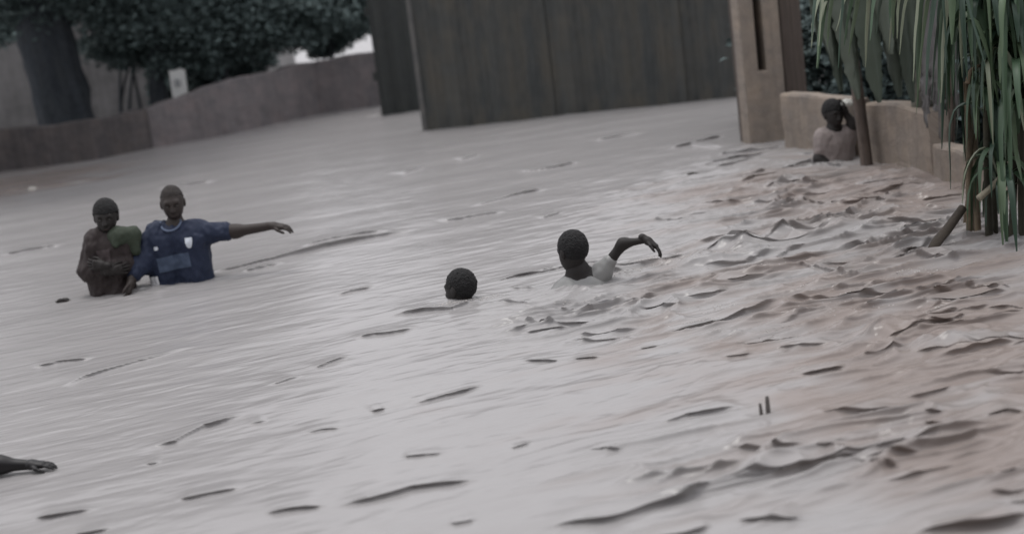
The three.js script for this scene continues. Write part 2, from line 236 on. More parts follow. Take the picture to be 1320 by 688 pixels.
{ // open gate leaf set back to the left of it
  const A = W(496, 149), B = W(562, 138), t = thing('gate_leaf', A, 'narrow nearly black metal gate leaf set back beside the tall sheet fence', 'gate');
  part('metal_panel', panelBox(A, B, -1.1, 2.3, 0.04, 0.01, 3), M.sheetDark, t);
  part('gate_frame', panelBox(A.clone().add(V(-0.04, 0, 0.03)), A.clone().add(V(0.02, 0, 0.03)), -1.1, 2.34, 0.09), M.sheetDark, t);
  for (const y of [0.5, 1.4]) part('hinge', panelBox(A.clone().add(V(-0.09, 0, 0.02)), A.clone().add(V(-0.04, 0, 0.02)), y, y + 0.12, 0.04), M.sheetDark, t);
}
{ // slotted concrete pillar; a darker box stands for its shaded right side
  const A = W(965, 187), z = A.z, B = P(1007, 187, z), w = 0.36, t = thing('gate_pillar', A, 'tan concrete gate pillar with a tall dark slot in its face', 'pillar');
  const s = new THREE.Shape(); s.moveTo(0, -1.1); s.lineTo(w, -1.1); s.lineTo(w, 2.3); s.lineTo(0, 2.3); s.closePath();
  const h = new THREE.Path(); h.moveTo(0.12, 0.66); h.lineTo(0.12, 2.1); h.lineTo(0.225, 2.1); h.lineTo(0.225, 0.66); h.closePath(); s.holes.push(h);
  const g = new THREE.ExtrudeGeometry(s, { depth: 0.22, bevelEnabled: true, bevelSize: 0.012, bevelThickness: 0.012, bevelSegments: 2 }); g.rotateY(0.12); g.translate(A.x, 0, z - 0.22);
  part('shaft', g, M.tanwall, t);
  const b = new THREE.BoxGeometry(w, 3.3, 0.1); b.translate(w / 2, 0.55, -0.072); b.rotateY(0.12); b.translate(A.x, 0, z - 0.22); part('slot_back', b, M.wood, t);
  const j = new THREE.BoxGeometry(0.2, 3.4, 0.16, 1, 8, 1); j.translate(w + 0.135, 0.6, 0.1); j.rotateY(0.12); j.translate(A.x, 0, z - 0.22); part('shaded_side', j, M.wood, t);
}
{ // low stepped wall at the right
  const t = thing('garden_wall', W(1118, 210), 'low tan plastered wall under the drooping banana leaves', 'wall');
  part('wall_face', wallAlong([W(1012, 190), W(1060, 196), W(1106, 203)], [0.5, 0.49, 0.48], 0.16, -1.1, 0.008), M.tanwall, t);
  part('wall_face', wallAlong([W(1122, 208), W(1160, 214), W(1203, 224)], [0.49, 0.5, 0.46], 0.16, -1.1, 0.008), M.tanwall, t);
  part('wall_face', wallAlong([W(1204, 229), W(1260, 246), W(1420, 292)], [0.26, 0.25, 0.24], 0.16, -1.1, 0.008), M.tanwall, t);
  const p = W(1120, 212); part('post', limb([V(p.x, -1.1, p.z), V(p.x - 0.01, 0, p.z), V(p.x - 0.035, 0.5, p.z - 0.01), V(p.x - 0.05, 0.85, p.z - 0.02)], [0.055, 0.05, 0.05, 0.045], 9, 16), M.wood, t);
}
{ // house behind the trees
  const z = -27, a = P(-260, 150, z), b = P(335, 150, z), t = thing('plaster_house', V(a.x, 0, z), 'grey plaster house half hidden behind the dark trees', 'house');
  part('wall_face', panelBox(V(a.x, 0, z), V(b.x, 0, z), -1.1, 3.2, 0.3), M.plaster, t);
  part('side_wall', panelBox(V(b.x, 0, z - 0.02), V(b.x + 0.02, 0, z - 6), -1.1, 3.2, 0.3), M.plaster, t);
  const r = new THREE.BoxGeometry(b.x - a.x + 1.2, 0.12, 4); r.rotateX(0.35); r.translate((a.x + b.x) / 2, 3.85, z - 1.1); part('roof', r, M.roof, t);
}
{ // unseen two-storey house added behind the viewer to darken camera-facing wave faces and people
  const z = 2.6, t = thing('added_bank_house', V(0, 0, z), 'added unseen dark house behind the viewer that blocks sky light', 'house'), hm = stained([0.09, 0.08, 0.072], { seed: 0.9, rx: 0.3, ry: 0.3 }), gl = mat([0.02, 0.022, 0.025], 0.15);
  const w = new THREE.BoxGeometry(26, 8.6, 0.3); w.translate(0, 3.2, z + 0.15); part('wall_face', w, hm, t);
  const r = new THREE.BoxGeometry(27.4, 0.15, 6); r.rotateX(-0.3); r.translate(0, 8.1, z + 1.9); part('roof', r, M.roof, t);
  for (const s of [-1, 1]) { const q = new THREE.BoxGeometry(0.3, 8.6, 6); q.translate(s * 12.8, 3.2, z + 3.32); part('side_wall', q, hm, t); }
  for (const x of [-9, -5.5, 5.5, 9]) for (const y of [1.2, 4.6]) { const q = new THREE.BoxGeometry(1.3, 1.3, 0.08); q.translate(x, y, z - 0.02); const p = part('window', q, M.wood, t); const g = new THREE.BoxGeometry(1.14, 1.14, 0.03); g.translate(x, y, z - 0.08); part('pane', g, gl, p); }
}
{ // white board on a stake behind the wall
  const b = P(233, 128, -22.2), t = thing('notice_board', V(b.x, 0, b.z), 'small white board standing behind the low wall', 'board');
  const q = new THREE.BoxGeometry(0.22, 0.4, 0.03, 4, 6, 1); q.rotateZ(-0.02); q.translate(b.x, P(233, 108, -22.2).y, b.z); part('panel', q, M.white, t);
  const sy = P(236, 88, -22.2).y, s = new THREE.BoxGeometry(0.05, sy + 1.1, 0.05); s.translate(b.x + 0.03, (sy - 1.1) / 2, b.z - 0.045); part('stake', s, M.white, t);
  const k = new THREE.BoxGeometry(0.07, 0.1, 0.02); k.translate(b.x - 0.01, P(232, 106, -22.2).y, b.z + 0.028); part('mark', k, mat([0.3, 0.31, 0.32], 0.8), t);
}

// ------------------------------------------------------------------ trees and plants
const leafGeo = (() => { const g = new THREE.BufferGeometry(); g.setAttribute('position', new THREE.Float32BufferAttribute([0, 0, 0, 0.28, 0.1, 0.5, 0, 0, 0.55, -0.28, 0.1, 0.45, 0, -0.12, 1], 3)); g.setIndex([0, 1, 2, 0, 2, 3, 2, 1, 4, 3, 2, 4]); const h = g.toNonIndexed(); h.computeVertexNormals(); return h; })();
const leafMat = new THREE.MeshPhysicalMaterial({ color: 0xffffff, roughness: 0.75, transmission: 0.0, side: THREE.DoubleSide });
M.bark = stained([0.045, 0.054, 0.066], { blot: 0.4, run: 0.6, rough: 0.95, bump: 0.03, rx: 0.8, ry: 0.4, seed: 0.22 });
function crown(parent, blobs, n, size, c0, c1, seed, name = 'crown') {
  const r = mulberry(seed), im = new THREE.InstancedMesh(leafGeo, leafMat, n), o = new THREE.Object3D(), vol = blobs.map((b) => b[3] * b[4] * b[5]), tot = vol.reduce((a, b) => a + b); im.name = name; im.castShadow = im.receiveShadow = true;
  const clump = blobs.map((b) => Array.from({ length: Math.max(6, Math.round(40 * Math.cbrt(b[3] * b[4] * b[5]))) }, () => { const v = V(r() * 2 - 1, r() * 2 - 1, r() * 2 - 1); while (v.lengthSq() > 1) v.set(r() * 2 - 1, r() * 2 - 1, r() * 2 - 1); return v.multiplyScalar(0.6 + 0.4 * r()); }));
  let off = V(0, 0, 0), q = parent; while (q && q !== scene) { off.add(q.position); q = q.parent; }
  for (let i = 0; i < n; i++) {
    let k = r() * tot, b = 0; while (b < blobs.length - 1 && (k -= vol[b]) > 0) b++;
    const B = blobs[b], cl = clump[b][Math.floor(r() * clump[b].length)], sp = 0.26;
    const g = () => (r() + r() + r() - 1.5) * 1.3;
    o.position.set(B[0] + B[3] * (cl.x + sp * g()), B[1] + B[4] * (cl.y + sp * g()), B[2] + B[5] * (cl.z + sp * g())).sub(off);
    o.rotation.set(rr2(r, -0.6, 1.2), r() * 6.28, rr2(r, -0.7, 0.7)); o.scale.setScalar(size * (0.6 + 0.8 * r())); o.updateMatrix(); im.setMatrixAt(i, o.matrix);
    const t = r(); im.setColorAt(i, C(lerp(c0[0], c1[0], t), lerp(c0[1], c1[1], t), lerp(c0[2], c1[2], t)));
  }
  im.userData.kind = 'stuff'; parent.add(im); return im;
}
function rr2(r, a, b) { return a + (b - a) * r(); }
const G0 = [0.07, 0.1, 0.1], G1 = [0.13, 0.175, 0.17];
function tree(label, base, lean, h, r, blobs, n, size, seed, o = {}) {
  const t = thing(o.name || 'shade_tree', base, label, 'tree', o.group), top = base.clone().add(V(lean, h, 0));
  const mid = base.clone().lerp(top, 0.5).add(V(0.06 * n2(seed, 1), 0, 0.1));
  part('trunk', limb([base.clone().setY(-1.15), base.clone().setY(0.05), mid, top], [r * 1.35, r * 1.1, r * 0.95, r * 0.7], 16, 30, 0.12), M.bark, t);
  for (const b of blobs.slice(0, o.limbs ?? 3)) { const e = V(b[0], b[1], b[2]), m = top.clone().lerp(e, 0.5).add(V(0, 0.2, 0)); part('branch', limb([top.clone().add(V(0, -0.25, 0)), m, e], [r * 0.5, r * 0.3, r * 0.1], 8, 12, 0.1), M.bark, t); }
  crown(t, blobs, n, size, o.c0 || G0, o.c1 || G1, seed);
  return t;
}
const bl = (px, py, z, rx, ry, rz) => { const p = P(px, py, z); return [p.x, p.y, p.z, rx, ry, rz]; };
tree('massive dark tree trunk rising behind the low wall by grey house', V(P(88, 160, -22.6).x, 0, -22.6), -0.15, 3.2, 0.4, [bl(60, -20, -22.5, 1.4, 0.75, 1.2), bl(190, 0, -22.8, 1.2, 0.7, 1.0), bl(0, 0, -23, 1.2, 0.55, 1), bl(120, -120, -22.5, 2.2, 1.2, 1.6), bl(0, -170, -20.6, 2.6, 0.9, 1.8), bl(-80, -190, -18.6, 2.6, 0.9, 1.8)], 75000, 0.1, 21, { limbs: 6, group: 'trees behind the low wall' });  // last two crown blobs, out of view, added to shade wall and water
tree('slim dark tree beside the small white board', V(P(205, 150, -23.4).x, 0, -23.4), 0.25, 2.4, 0.13, [bl(255, 45, -23.6, 1.0, 0.62, 0.9), bl(175, 40, -23.8, 0.7, 0.6, 0.8), bl(310, 10, -23.8, 1.0, 0.6, 0.9)], 34000, 0.095, 22, { group: 'trees behind the low wall' });
tree('twin-branched tree spreading low over the wall between board and gate', V(P(277, 130, -24).x, 0, -24), 0.5, 2.0, 0.1, [bl(340, 25, -24, 1.1, 0.5, 0.9), bl(420, 5, -24, 1.0, 0.5, 0.9), bl(470, -20, -24.4, 0.9, 0.55, 0.9), bl(300, 45, -24.5, 0.7, 0.5, 0.7)], 38000, 0.095, 23, { group: 'trees behind the low wall' });
function bush(label, blobs, n, size, seed, o = {}) {
  const b = blobs[0], t = thing(o.name || 'dense_shrub', V(b[0], 0, b[2]), label, 'shrub', o.group);
  for (let k = 0; k < 4; k++) part('stem', limb([V(b[0] + rr(-0.15, 0.15), -1.15, b[2] + rr(-0.1, 0.1)), V(b[0] + rr(-0.2, 0.2), 0.1, b[2]), V(b[0] + rr(-0.6, 0.6) * b[3], b[1] + 0.2, b[2] + rr(-0.3, 0.3))], [0.04, 0.03, 0.012], 6, 10), M.bark, t);
  crown(t, blobs, n, size, o.c0 || G0, o.c1 || G1, seed, 'foliage'); return t;
}
bush('dark shrub behind the wall between the two slim tree trunks', [bl(250, 100, -25, 0.45, 0.5, 0.4), bl(295, 78, -25, 0.5, 0.45, 0.4), bl(212, 100, -25.4, 0.3, 0.7, 0.5)], 16000, 0.09, 31);
bush('low dark shrub above the wall close to the gate leaf', [bl(425, 52, -25, 0.42, 0.32, 0.4), bl(445, 30, -25.4, 0.5, 0.3, 0.4)], 9000, 0.085, 32);
bush('broad dark shrub under the spreading tree behind the wall', [bl(325, 72, -26, 0.4, 0.4, 0.4), bl(310, 30, -27, 0.8, 0.5, 0.5)], 12000, 0.09, 33);
bush('shadowy shrub in front of the grey house', [bl(150, 40, -25.6, 0.9, 0.42, 0.4), bl(20, 30, -25.6, 1.2, 0.42, 0.4)], 14000, 0.095, 34);
// dark growth behind the pillar and low wall
bush('tall dark shrub behind the tan pillar and banana leaves', [bl(1100, 60, -15.2, 0.9, 0.9, 0.7), bl(1040, 20, -16, 0.7, 1.0, 0.6), bl(1210, 60, -14.6, 0.9, 0.9, 0.7)], 24000, 0.09, 35);
bush('dark hedge-like shrub behind the green reed clump', [bl(1290, 60, -12.6, 0.8, 0.9, 0.7), bl(1360, 100, -12, 0.9, 1.1, 0.8), bl(1250, 130, -12.6, 0.35, 0.5, 0.4)], 24000, 0.085, 36);

// broad banana leaves: a drooping blade on a midrib with torn edges
M.banana = [[0.06, 0.078, 0.058], [0.1, 0.12, 0.095], [0.04, 0.054, 0.04]].map((c) => new THREE.MeshPhysicalMaterial({ color: C(...c), roughness: 0.55, side: THREE.DoubleSide }));  // greens darkened to carry the shadow these leaves hang in
M.dead = [[0.17, 0.165, 0.165], [0.1, 0.08, 0.066]].map((c) => mat(c, 0.9, { side: THREE.DoubleSide }));
M.stem = stained([0.1, 0.1, 0.085], { run: 0.5, blot: 0.3, rough: 0.7, seed: 0.5 });
function blade(pts, width, o = {}) {
  const { n = 64, m = 6, fold = 0.25, tear = 0.0, twist = 0, side = V(1, 0, 0), ruff = 0.02, seed = 0 } = o, cv = new THREE.CatmullRomCurve3(pts), pos = [], idx = [], uv = [];
  for (let i = 0; i <= n; i++) {
    const t = i / n, p = cv.getPoint(t), T = cv.getTangent(t), sd = side.clone().applyAxisAngle(V(0, 1, 0), twist * t); sd.addScaledVector(T, -sd.dot(T)).normalize(); const N = T.clone().cross(sd).normalize();
    const w = width * Math.pow(Math.sin(Math.PI * (0.04 + 0.95 * Math.pow(t, 0.8))), 0.6) * 0.5;
    for (let j = 0; j <= m; j++) { const s = j / m * 2 - 1, rag = 1 + tear * (n2(t * 30 + seed, Math.sign(s) * 5) + 0.8 * n2(t * 70, Math.sign(s) * 9 + seed)), q = p.clone().addScaledVector(sd, s * w * rag * (1 - 0.3 * fold)).addScaledVector(N, -Math.abs(s) * w * fold + ruff * s * n2(t * 7 + seed, s * 2 + seed)); pos.push(q.x, q.y, q.z); uv.push(s, t); }
  }
  const r = mulberry(Math.floor(seed * 77) + 5), cuts = new Set(); for (let i = 2; i < n - 1; i++) for (const s of [0, 1]) if (r() < 0) cuts.add(i * 2 + s);
  for (let i = 0; i < n; i++) for (let j = 0; j < m; j++) { if (cuts.has(i * 2 + (j < m / 2 ? 0 : 1)) && Math.abs(j + 0.5 - m / 2) > 0.8) continue; const a = i * (m + 1) + j, b = a + m + 1; idx.push(a, a + 1, b, a + 1, b + 1, b); }
  const g = new THREE.BufferGeometry(); g.setAttribute('position', new THREE.Float32BufferAttribute(pos, 3)); g.setAttribute('uv', new THREE.Float32BufferAttribute(uv, 2)); g.setIndex(idx); g.computeVertexNormals(); return g;
}
{
  const z = -11.7, b = P(1218, 225, z), t = thing('banana_plant', V(b.x, 0, z - 0.25), 'banana plant with broad grey-green leaves hanging over the low wall', 'plant');
  const top = P(1205, -130, z);
  part('stem', limb([V(b.x, -1.15, z - 0.25), V(b.x - 0.02, 0.6, z - 0.25), V(top.x, top.y, z - 0.2)], [0.15, 0.125, 0.09], 14, 24, 0.08), M.stem, t);
  const hang = [[1058, 62, 0.07, 0], [1085, 118, 0.2, 2], [1108, 128, 0.26, 1], [1135, 132, 0.28, 0], [1160, 125, 0.24, 2], [1185, 95, 0.16, 0], [1075, 85, 0.1, 1], [1150, 70, 0.2, 1], [1120, 60, 0.2, 0], [1178, 132, 0.2, 2], [1100, 100, 0.2, 2]];
  hang.forEach(([px, py, w, k], i) => { const e = P(px, py, z + 0.05 + 0.05 * (i % 4)), s = top.clone().add(V(0, 0.1, 0.05)), d = e.x - s.x; part('leaf', blade([s, V(s.x + d * 0.45, s.y + 0.35, z + 0.05), V(s.x + d * 0.88, s.y - 0.1, e.z), V(e.x - 0.03, lerp(s.y, e.y, 0.6), e.z + 0.02), e], w * 1.25, { tear: 0.16, fold: 0.45, seed: i + 1, twist: rr(-0.4, 0.4) }), M.banana[k], t); });
  [[1196, 165, 0.16, 0], [1212, 178, 0.18, 0], [1228, 186, 0.16, 1], [1204, 130, 0.14, 0], [1236, 150, 0.14, 0], [1220, 120, 0.16, 1]].forEach(([px, py, w, k], i) => { const e = P(px, py, z + 0.1), s = P(px + rr(-6, 6), -40 - 20 * i, z - 0.05); part('dead_leaf', blade([s, V(lerp(s.x, e.x, 0.4), s.y - 0.1, z + 0.12), V(lerp(s.x, e.x, 0.8), lerp(s.y, e.y, 0.6), z + 0.12), e], w, { tear: 0.25, fold: 0.7, seed: i + 30, ruff: 0.05 }), M.dead[k], t); });
  for (const [dx, dz, l] of [[0.8, 0.3, 0.9], [0.9, -0.4, 1.1], [-0.3, -0.9, 0.9]]) part('leaf', blade([top.clone(), top.clone().add(V(dx * 0.5, 0.6, dz * 0.5)), top.clone().add(V(dx, 0.5, dz)), top.clone().add(V(dx * 1.4, -0.2, dz * 1.4))], 0.3, { tear: 0.15, seed: dx * 10 + 50, side: V(-dz, 0, dx) }), M.banana[1], t);
}
{ // tall reed clump in the flood
  const c = W(1282, 303), t = thing('reed_clump', V(c.x, 0, c.z), 'tall clump of reeds with long drooping green leaves and brown canes', 'reeds');
  const caneBrown = stained([0.15, 0.12, 0.085], { run: 0.5, blot: 0.4, seed: 0.1 }), caneDark = stained([0.05, 0.048, 0.034], { run: 0.4, blot: 0.4, seed: 0.7 });
  M.reed = [[0.055, 0.1, 0.055], [0.1, 0.15, 0.085], [0.035, 0.068, 0.045], [0.24, 0.27, 0.19]].map((q) => new THREE.MeshPhysicalMaterial({ color: C(...q), roughness: 0.45, side: THREE.DoubleSide }));
  const canes = [[1252, 296, 1246, 105, 0.026, 0], [1246, 288, 1252, 150, 0.017, 0], [1262, 300, 1258, 60, 0.02, 0], [1276, 304, 1270, -20, 0.024, 1], [1284, 300, 1290, -40, 0.018, 1], [1306, 306, 1318, 20, 0.022, 1], [1300, 306, 1286, 200, 0.014, 1], [1318, 306, 1308, -30, 0.02, 1], [1340, 310, 1352, -40, 0.022, 1], [1330, 300, 1330, -60, 0.02, 1]];
  const tips = [];
  for (const [bx, by, tx, ty, r, k] of canes) { const a = W(bx, by), e = P(tx, ty, a.z + rr(-0.15, 0.1)); part('cane', limb([V(a.x, -1.1, a.z), a, a.clone().lerp(e, 0.5).add(V(rr(-0.02, 0.02), 0, rr(-0.02, 0.02))), e], [r * 1.1, r, r * 0.9, r * 0.65], 8, 18, 0.08), k ? caneDark : caneBrown, t); tips.push([a, e]); }
  const elbow = P(1248, 108, c.z + 0.05); part('cane', limb([elbow, P(1252, 92, c.z + 0.05), P(1264, 84, c.z + 0.03)], [0.017, 0.014, 0.01], 7, 10), caneBrown, t);
  part('broken_cane', limb([P(1262, 256, c.z + 0.16), P(1277, 243, c.z + 0.14), P(1293, 226, c.z + 0.1)], [0.022, 0.02, 0.018], 8, 10), stained([0.3, 0.28, 0.22], { run: 0.3 }), t, 'pale snapped cane');
  for (let i = 0; i < 280; i++) {
    const [a, e] = tips[3 + Math.floor(rnd() * 7)], s = a.clone().lerp(e, rr(0.4, 1)), th = rr(0, 6.28), L = rr(0.35, 0.8), up = rr(0.1, 0.4) * L, dx = Math.cos(th) * L * (Math.cos(th) < 0 ? 0.32 : 0.6), dz = Math.sin(th) * L * 0.5;
    const drop = rr(0.25, 0.75) * L;
    part('leaf', blade([s, s.clone().add(V(dx * 0.4, up, dz * 0.4)), s.clone().add(V(dx * 0.85, up * 0.6, dz * 0.85)), s.clone().add(V(dx * 1.1, up * 0.6 - drop, dz * 1.1))], rr(0.032, 0.065), { n: 12, m: 2, fold: 0.4, side: V(-Math.sin(th), 0, Math.cos(th)), seed: i, ruff: 0.004 }), M.reed[i % 11 === 0 ? 3 : i % 3], t);
  }
  for (let i = 0; i < 110; i++) {                        // upper leaves arching over and down
    const s = P(rr(1218, 1340), rr(-60, 40), c.z + rr(-0.35, 0.2)), d = rr(-0.25, 0.75), L = rr(0.5, 1.0), dz = rr(-0.2, 0.35);
    part('leaf', blade([s, s.clone().add(V(d * L * 0.3, rr(0.02, 0.15), dz * 0.4)), s.clone().add(V(d * L * 0.65, -L * rr(0.1, 0.3), dz * 0.8)), s.clone().add(V(d * L * rr(0.75, 0.95), -L * rr(0.6, 0.95), dz))], rr(0.03, 0.06), { n: 12, m: 2, fold: 0.4, side: V(0.8, 0.2, rr(-0.6, 0.6)), seed: i + 300, ruff: 0.004 }), M.reed[i % 9 === 0 ? 3 : i % 3], t);
  }
  for (const [x0, y0, x1, y1, x2, y2] of [[1090, -30, 1052, 10, 1046, 62], [1110, -30, 1066, -2, 1056, 44], [1180, -30, 1160, -8, 1157, 50], [1190, -25, 1168, 0, 1160, 70], [1205, -40, 1100, -20, 1078, 40], [1230, -20, 1250, 40, 1262, 120], [1235, 0, 1290, 40, 1300, 150], [1200, -10, 1255, 30, 1275, 100]]) {
    const z = c.z - 0.2; part('leaf', blade([tips[3][1].clone(), P(x0, y0 - 30, z), P(x1, y1, z + 0.1), P(x2, y2, z + 0.12)], 0.03, { n: 20, m: 2, fold: 0.4, side: V(0.7, 0.1, 0.7), ruff: 0.004, seed: x0 }), M.reed[3], t);
  }
  for (let i = 0; i < 30; i++) {                         // long leaves arching out over the low wall
    const s = P(rr(1225, 1275), rr(-90, -40), c.z - rr(0, 0.3)), ex = rr(1045, 1235), e = P(ex, rr(25, 90) + (ex > 1170 ? 60 : 0), c.z + rr(-0.5, 0.2)), k = P(ex + rr(8, 25), rr(-70, -25), c.z);
    part('leaf', blade([s, s.clone().lerp(k, 0.5).add(V(0, 0.12, 0)), k, k.clone().lerp(e, 0.5).add(V(-0.02, 0, 0)), e], rr(0.024, 0.045), { n: 20, m: 2, fold: 0.4, side: V(0.7, 0.1, 0.7), ruff: 0.004, seed: i + 700 }), M.reed[i % 5 === 0 ? 3 : i % 3], t);
  }
  // sloping broken pole at its foot
  solo('broken_pole', limb([W(1196, 326).setY(-0.05), P(1206, 316, c.z + 0.25), P(1222, 296, c.z + 0.1), P(1242, 268, c.z)], [0.03, 0.032, 0.03, 0.026], 9, 16, 0.1), stained([0.055, 0.045, 0.036], { run: 0.4 }), 'dark broken pole slanting from the water against the reed clump', 'pole');
}

// ------------------------------------------------------------------ people
const dist = (p, a, b, ra, rb) => { const bx = b.x - a.x, by = b.y - a.y, bz = b.z - a.z, l2 = bx * bx + by * by + bz * bz, t = clamp(((p.x - a.x) * bx + (p.y - a.y) * by + (p.z - a.z) * bz) / (l2 || 1)); return Math.hypot(p.x - a.x - bx * t, p.y - a.y - by * t, p.z - a.z - bz * t) - lerp(ra, rb, t); };
const smin = (a, b, k) => { const h = Math.max(k - Math.abs(a - b), 0) / k; return Math.min(a, b) - h * h * k * 0.25; };
const bones = (list, k = 0.035, grow = 0) => (p) => { let d = 1e9; for (const [a, b, ra, rb] of list) d = d > 1e8 ? dist(p, a, b, ra, rb) - grow : smin(d, dist(p, a, b, ra, rb) - grow, k); return d; };
const ell = (p, c, r) => { const x = (p.x - c[0]) / r[0], y = (p.y - c[1]) / r[1], z = (p.z - c[2]) / r[2], k = Math.hypot(x, y, z); return (k - 1) * Math.min(r[0], r[1], r[2]); };
function net(f, mn, mx, cell) {                            // surface nets
  const nx = Math.ceil((mx.x - mn.x) / cell) + 1, ny = Math.ceil((mx.y - mn.y) / cell) + 1, nz = Math.ceil((mx.z - mn.z) / cell) + 1, v = new Float32Array(nx * ny * nz), p = V(0, 0, 0), id = new Int32Array(nx * ny * nz).fill(-1), pos = [], idx = [];
  for (let k = 0, q = 0; k < nz; k++) for (let j = 0; j < ny; j++) for (let i = 0; i < nx; i++, q++) v[q] = f(p.set(mn.x + i * cell, mn.y + j * cell, mn.z + k * cell));
  const sx = 1, sy = nx, sz = nx * ny, cor = [0, sx, sy, sx + sy, sz, sx + sz, sy + sz, sx + sy + sz], E = [[0, 1], [2, 3], [4, 5], [6, 7], [0, 2], [1, 3], [4, 6], [5, 7], [0, 4], [1, 5], [2, 6], [3, 7]];
  for (let k = 0; k < nz - 1; k++) for (let j = 0; j < ny - 1; j++) for (let i = 0; i < nx - 1; i++) {
    const q = i + j * sy + k * sz; let m = 0; for (let c = 0; c < 8; c++) if (v[q + cor[c]] < 0) m |= 1 << c; if (m === 0 || m === 255) continue;
    let X = 0, Y = 0, Z = 0, n = 0; for (const [a, b] of E) { const va = v[q + cor[a]], vb = v[q + cor[b]]; if ((va < 0) === (vb < 0)) continue; const t = va / (va - vb); X += lerp(a & 1, b & 1, t); Y += lerp(a >> 1 & 1, b >> 1 & 1, t); Z += lerp(a >> 2, b >> 2, t); n++; }
    id[q] = pos.length / 3; pos.push(mn.x + (i + X / n) * cell, mn.y + (j + Y / n) * cell, mn.z + (k + Z / n) * cell);
  }
  const quad = (a, b, c, d, flip) => { if (a < 0 || b < 0 || c < 0 || d < 0) return; flip ? idx.push(a, c, b, a, d, c) : idx.push(a, b, c, a, c, d); };
  for (let k = 1; k < nz - 1; k++) for (let j = 1; j < ny - 1; j++) for (let i = 1; i < nx - 1; i++) {
    const q = i + j * sy + k * sz, s = v[q] < 0;
    if (s !== v[q + sx] < 0) quad(id[q - sy - sz], id[q - sz], id[q], id[q - sy], !s);
    if (s !== v[q + sy] < 0) quad(id[q - sx - sz], id[q - sx], id[q], id[q - sz], !s);
    if (s !== v[q + sz] < 0) quad(id[q - sx - sy], id[q - sy], id[q], id[q - sx], !s);
  }
  const nor = new Float32Array(pos.length), e = cell * 0.6;
  for (let i = 0; i < pos.length; i += 3) { const x = pos[i], y = pos[i + 1], z = pos[i + 2], a = f(p.set(x + e, y, z)) - f(p.set(x - e, y, z)), b = f(p.set(x, y + e, z)) - f(p.set(x, y - e, z)), c = f(p.set(x, y, z + e)) - f(p.set(x, y, z - e)), l = Math.hypot(a, b, c) || 1; nor[i] = a / l; nor[i + 1] = b / l; nor[i + 2] = c / l; }
  const g = new THREE.BufferGeometry(); g.setAttribute('position', new THREE.Float32BufferAttribute(pos, 3)); g.setAttribute('normal', new THREE.BufferAttribute(nor, 3)); g.setIndex(idx); return g;
}
function boundsOf(list, pad) { const b = new THREE.Box3(); for (const [a, c, ra, rb] of list) { b.expandByPoint(a); b.expandByPoint(c); } return b.expandByScalar(pad + Math.max(...list.map((l) => Math.max(l[2], l[3])))); }
// head: local frame, chin to crown about 0.23, facing +z
function headField(p) {
  let d = ell(p, [0, 0.025, -0.012], [0.076, 0.092, 0.094]);
  d = smin(d, ell(p, [0, -0.045, 0.022], [0.056, 0.07, 0.068]), 0.05);
  d = smin(d, dist(p, V0[0], V0[1], 0.009, 0.016), 0.014);                       // nose
  d = smin(d, dist(p, V0[2], V0[3], 0.014, 0.014), 0.02);                        // brow
  d = smin(d, dist(p, V0[4], V0[5], 0.009, 0.009), 0.01); d = smin(d, dist(p, V0[6], V0[7], 0.009, 0.009), 0.01);   // lips
  for (const s of [-1, 1]) { d = Math.max(d, -(Math.hypot(p.x - s * 0.031, p.y - 0.004, p.z - 0.098) - 0.019)); d = Math.min(d, Math.hypot(p.x - s * 0.031, (p.y - 0.003) * 1.3, p.z - 0.072) - 0.0135); d = smin(d, ell(p, [s * 0.078, -0.005, -0.01], [0.011, 0.032, 0.019]), 0.008); }
  return d;
}
const V0 = [V(0, 0.012, 0.088), V(0, -0.028, 0.1), V(-0.034, 0.026, 0.074), V(0.034, 0.026, 0.074), V(-0.018, -0.058, 0.082), V(0.018, -0.058, 0.082), V(-0.015, -0.071, 0.08), V(0.015, -0.071, 0.08)];
function hairField(p, o) { const g = ell(p, [0, 0.03, -0.016], [0.076 + o.t, 0.092 + o.t, 0.094 + o.t]) + 0.003 * n3(p.x * 80, p.y * 80, p.z * 80) + 0.0015 * n3(p.x * 22, p.y * 22, p.z * 22); const line = o.line + (p.z < 0.02 ? -0.09 * sstep(0.02, -0.05, p.z) : 0) - p.y; return Math.max(g, line, p.z > 0.03 ? -(p.y - o.line - 0.004) : -1); }
function headParts(M4, skinParts, o) {
  const g = net(headField, V(-0.11, -0.14, -0.13), V(0.11, 0.14, 0.13), 0.0045); g.applyMatrix4(M4); skinParts.push(g);
  const h = net((p) => hairField(p, o), V(-0.12, -0.14, -0.14), V(0.12, 0.155, 0.13), 0.005); h.applyMatrix4(M4);
  const eyes = [-1, 1].map((s) => { const e = new THREE.SphereGeometry(0.0105, 10, 8); e.scale(1, 0.6, 0.5); e.translate(s * 0.031, 0.003, 0.0825); e.applyMatrix4(M4); return e; });
  const lips = new THREE.SphereGeometry(0.02, 12, 8); lips.scale(1, 0.42, 0.3); lips.translate(0, -0.064, 0.0885); lips.applyMatrix4(M4);
  return { h, eyes, lips };
}
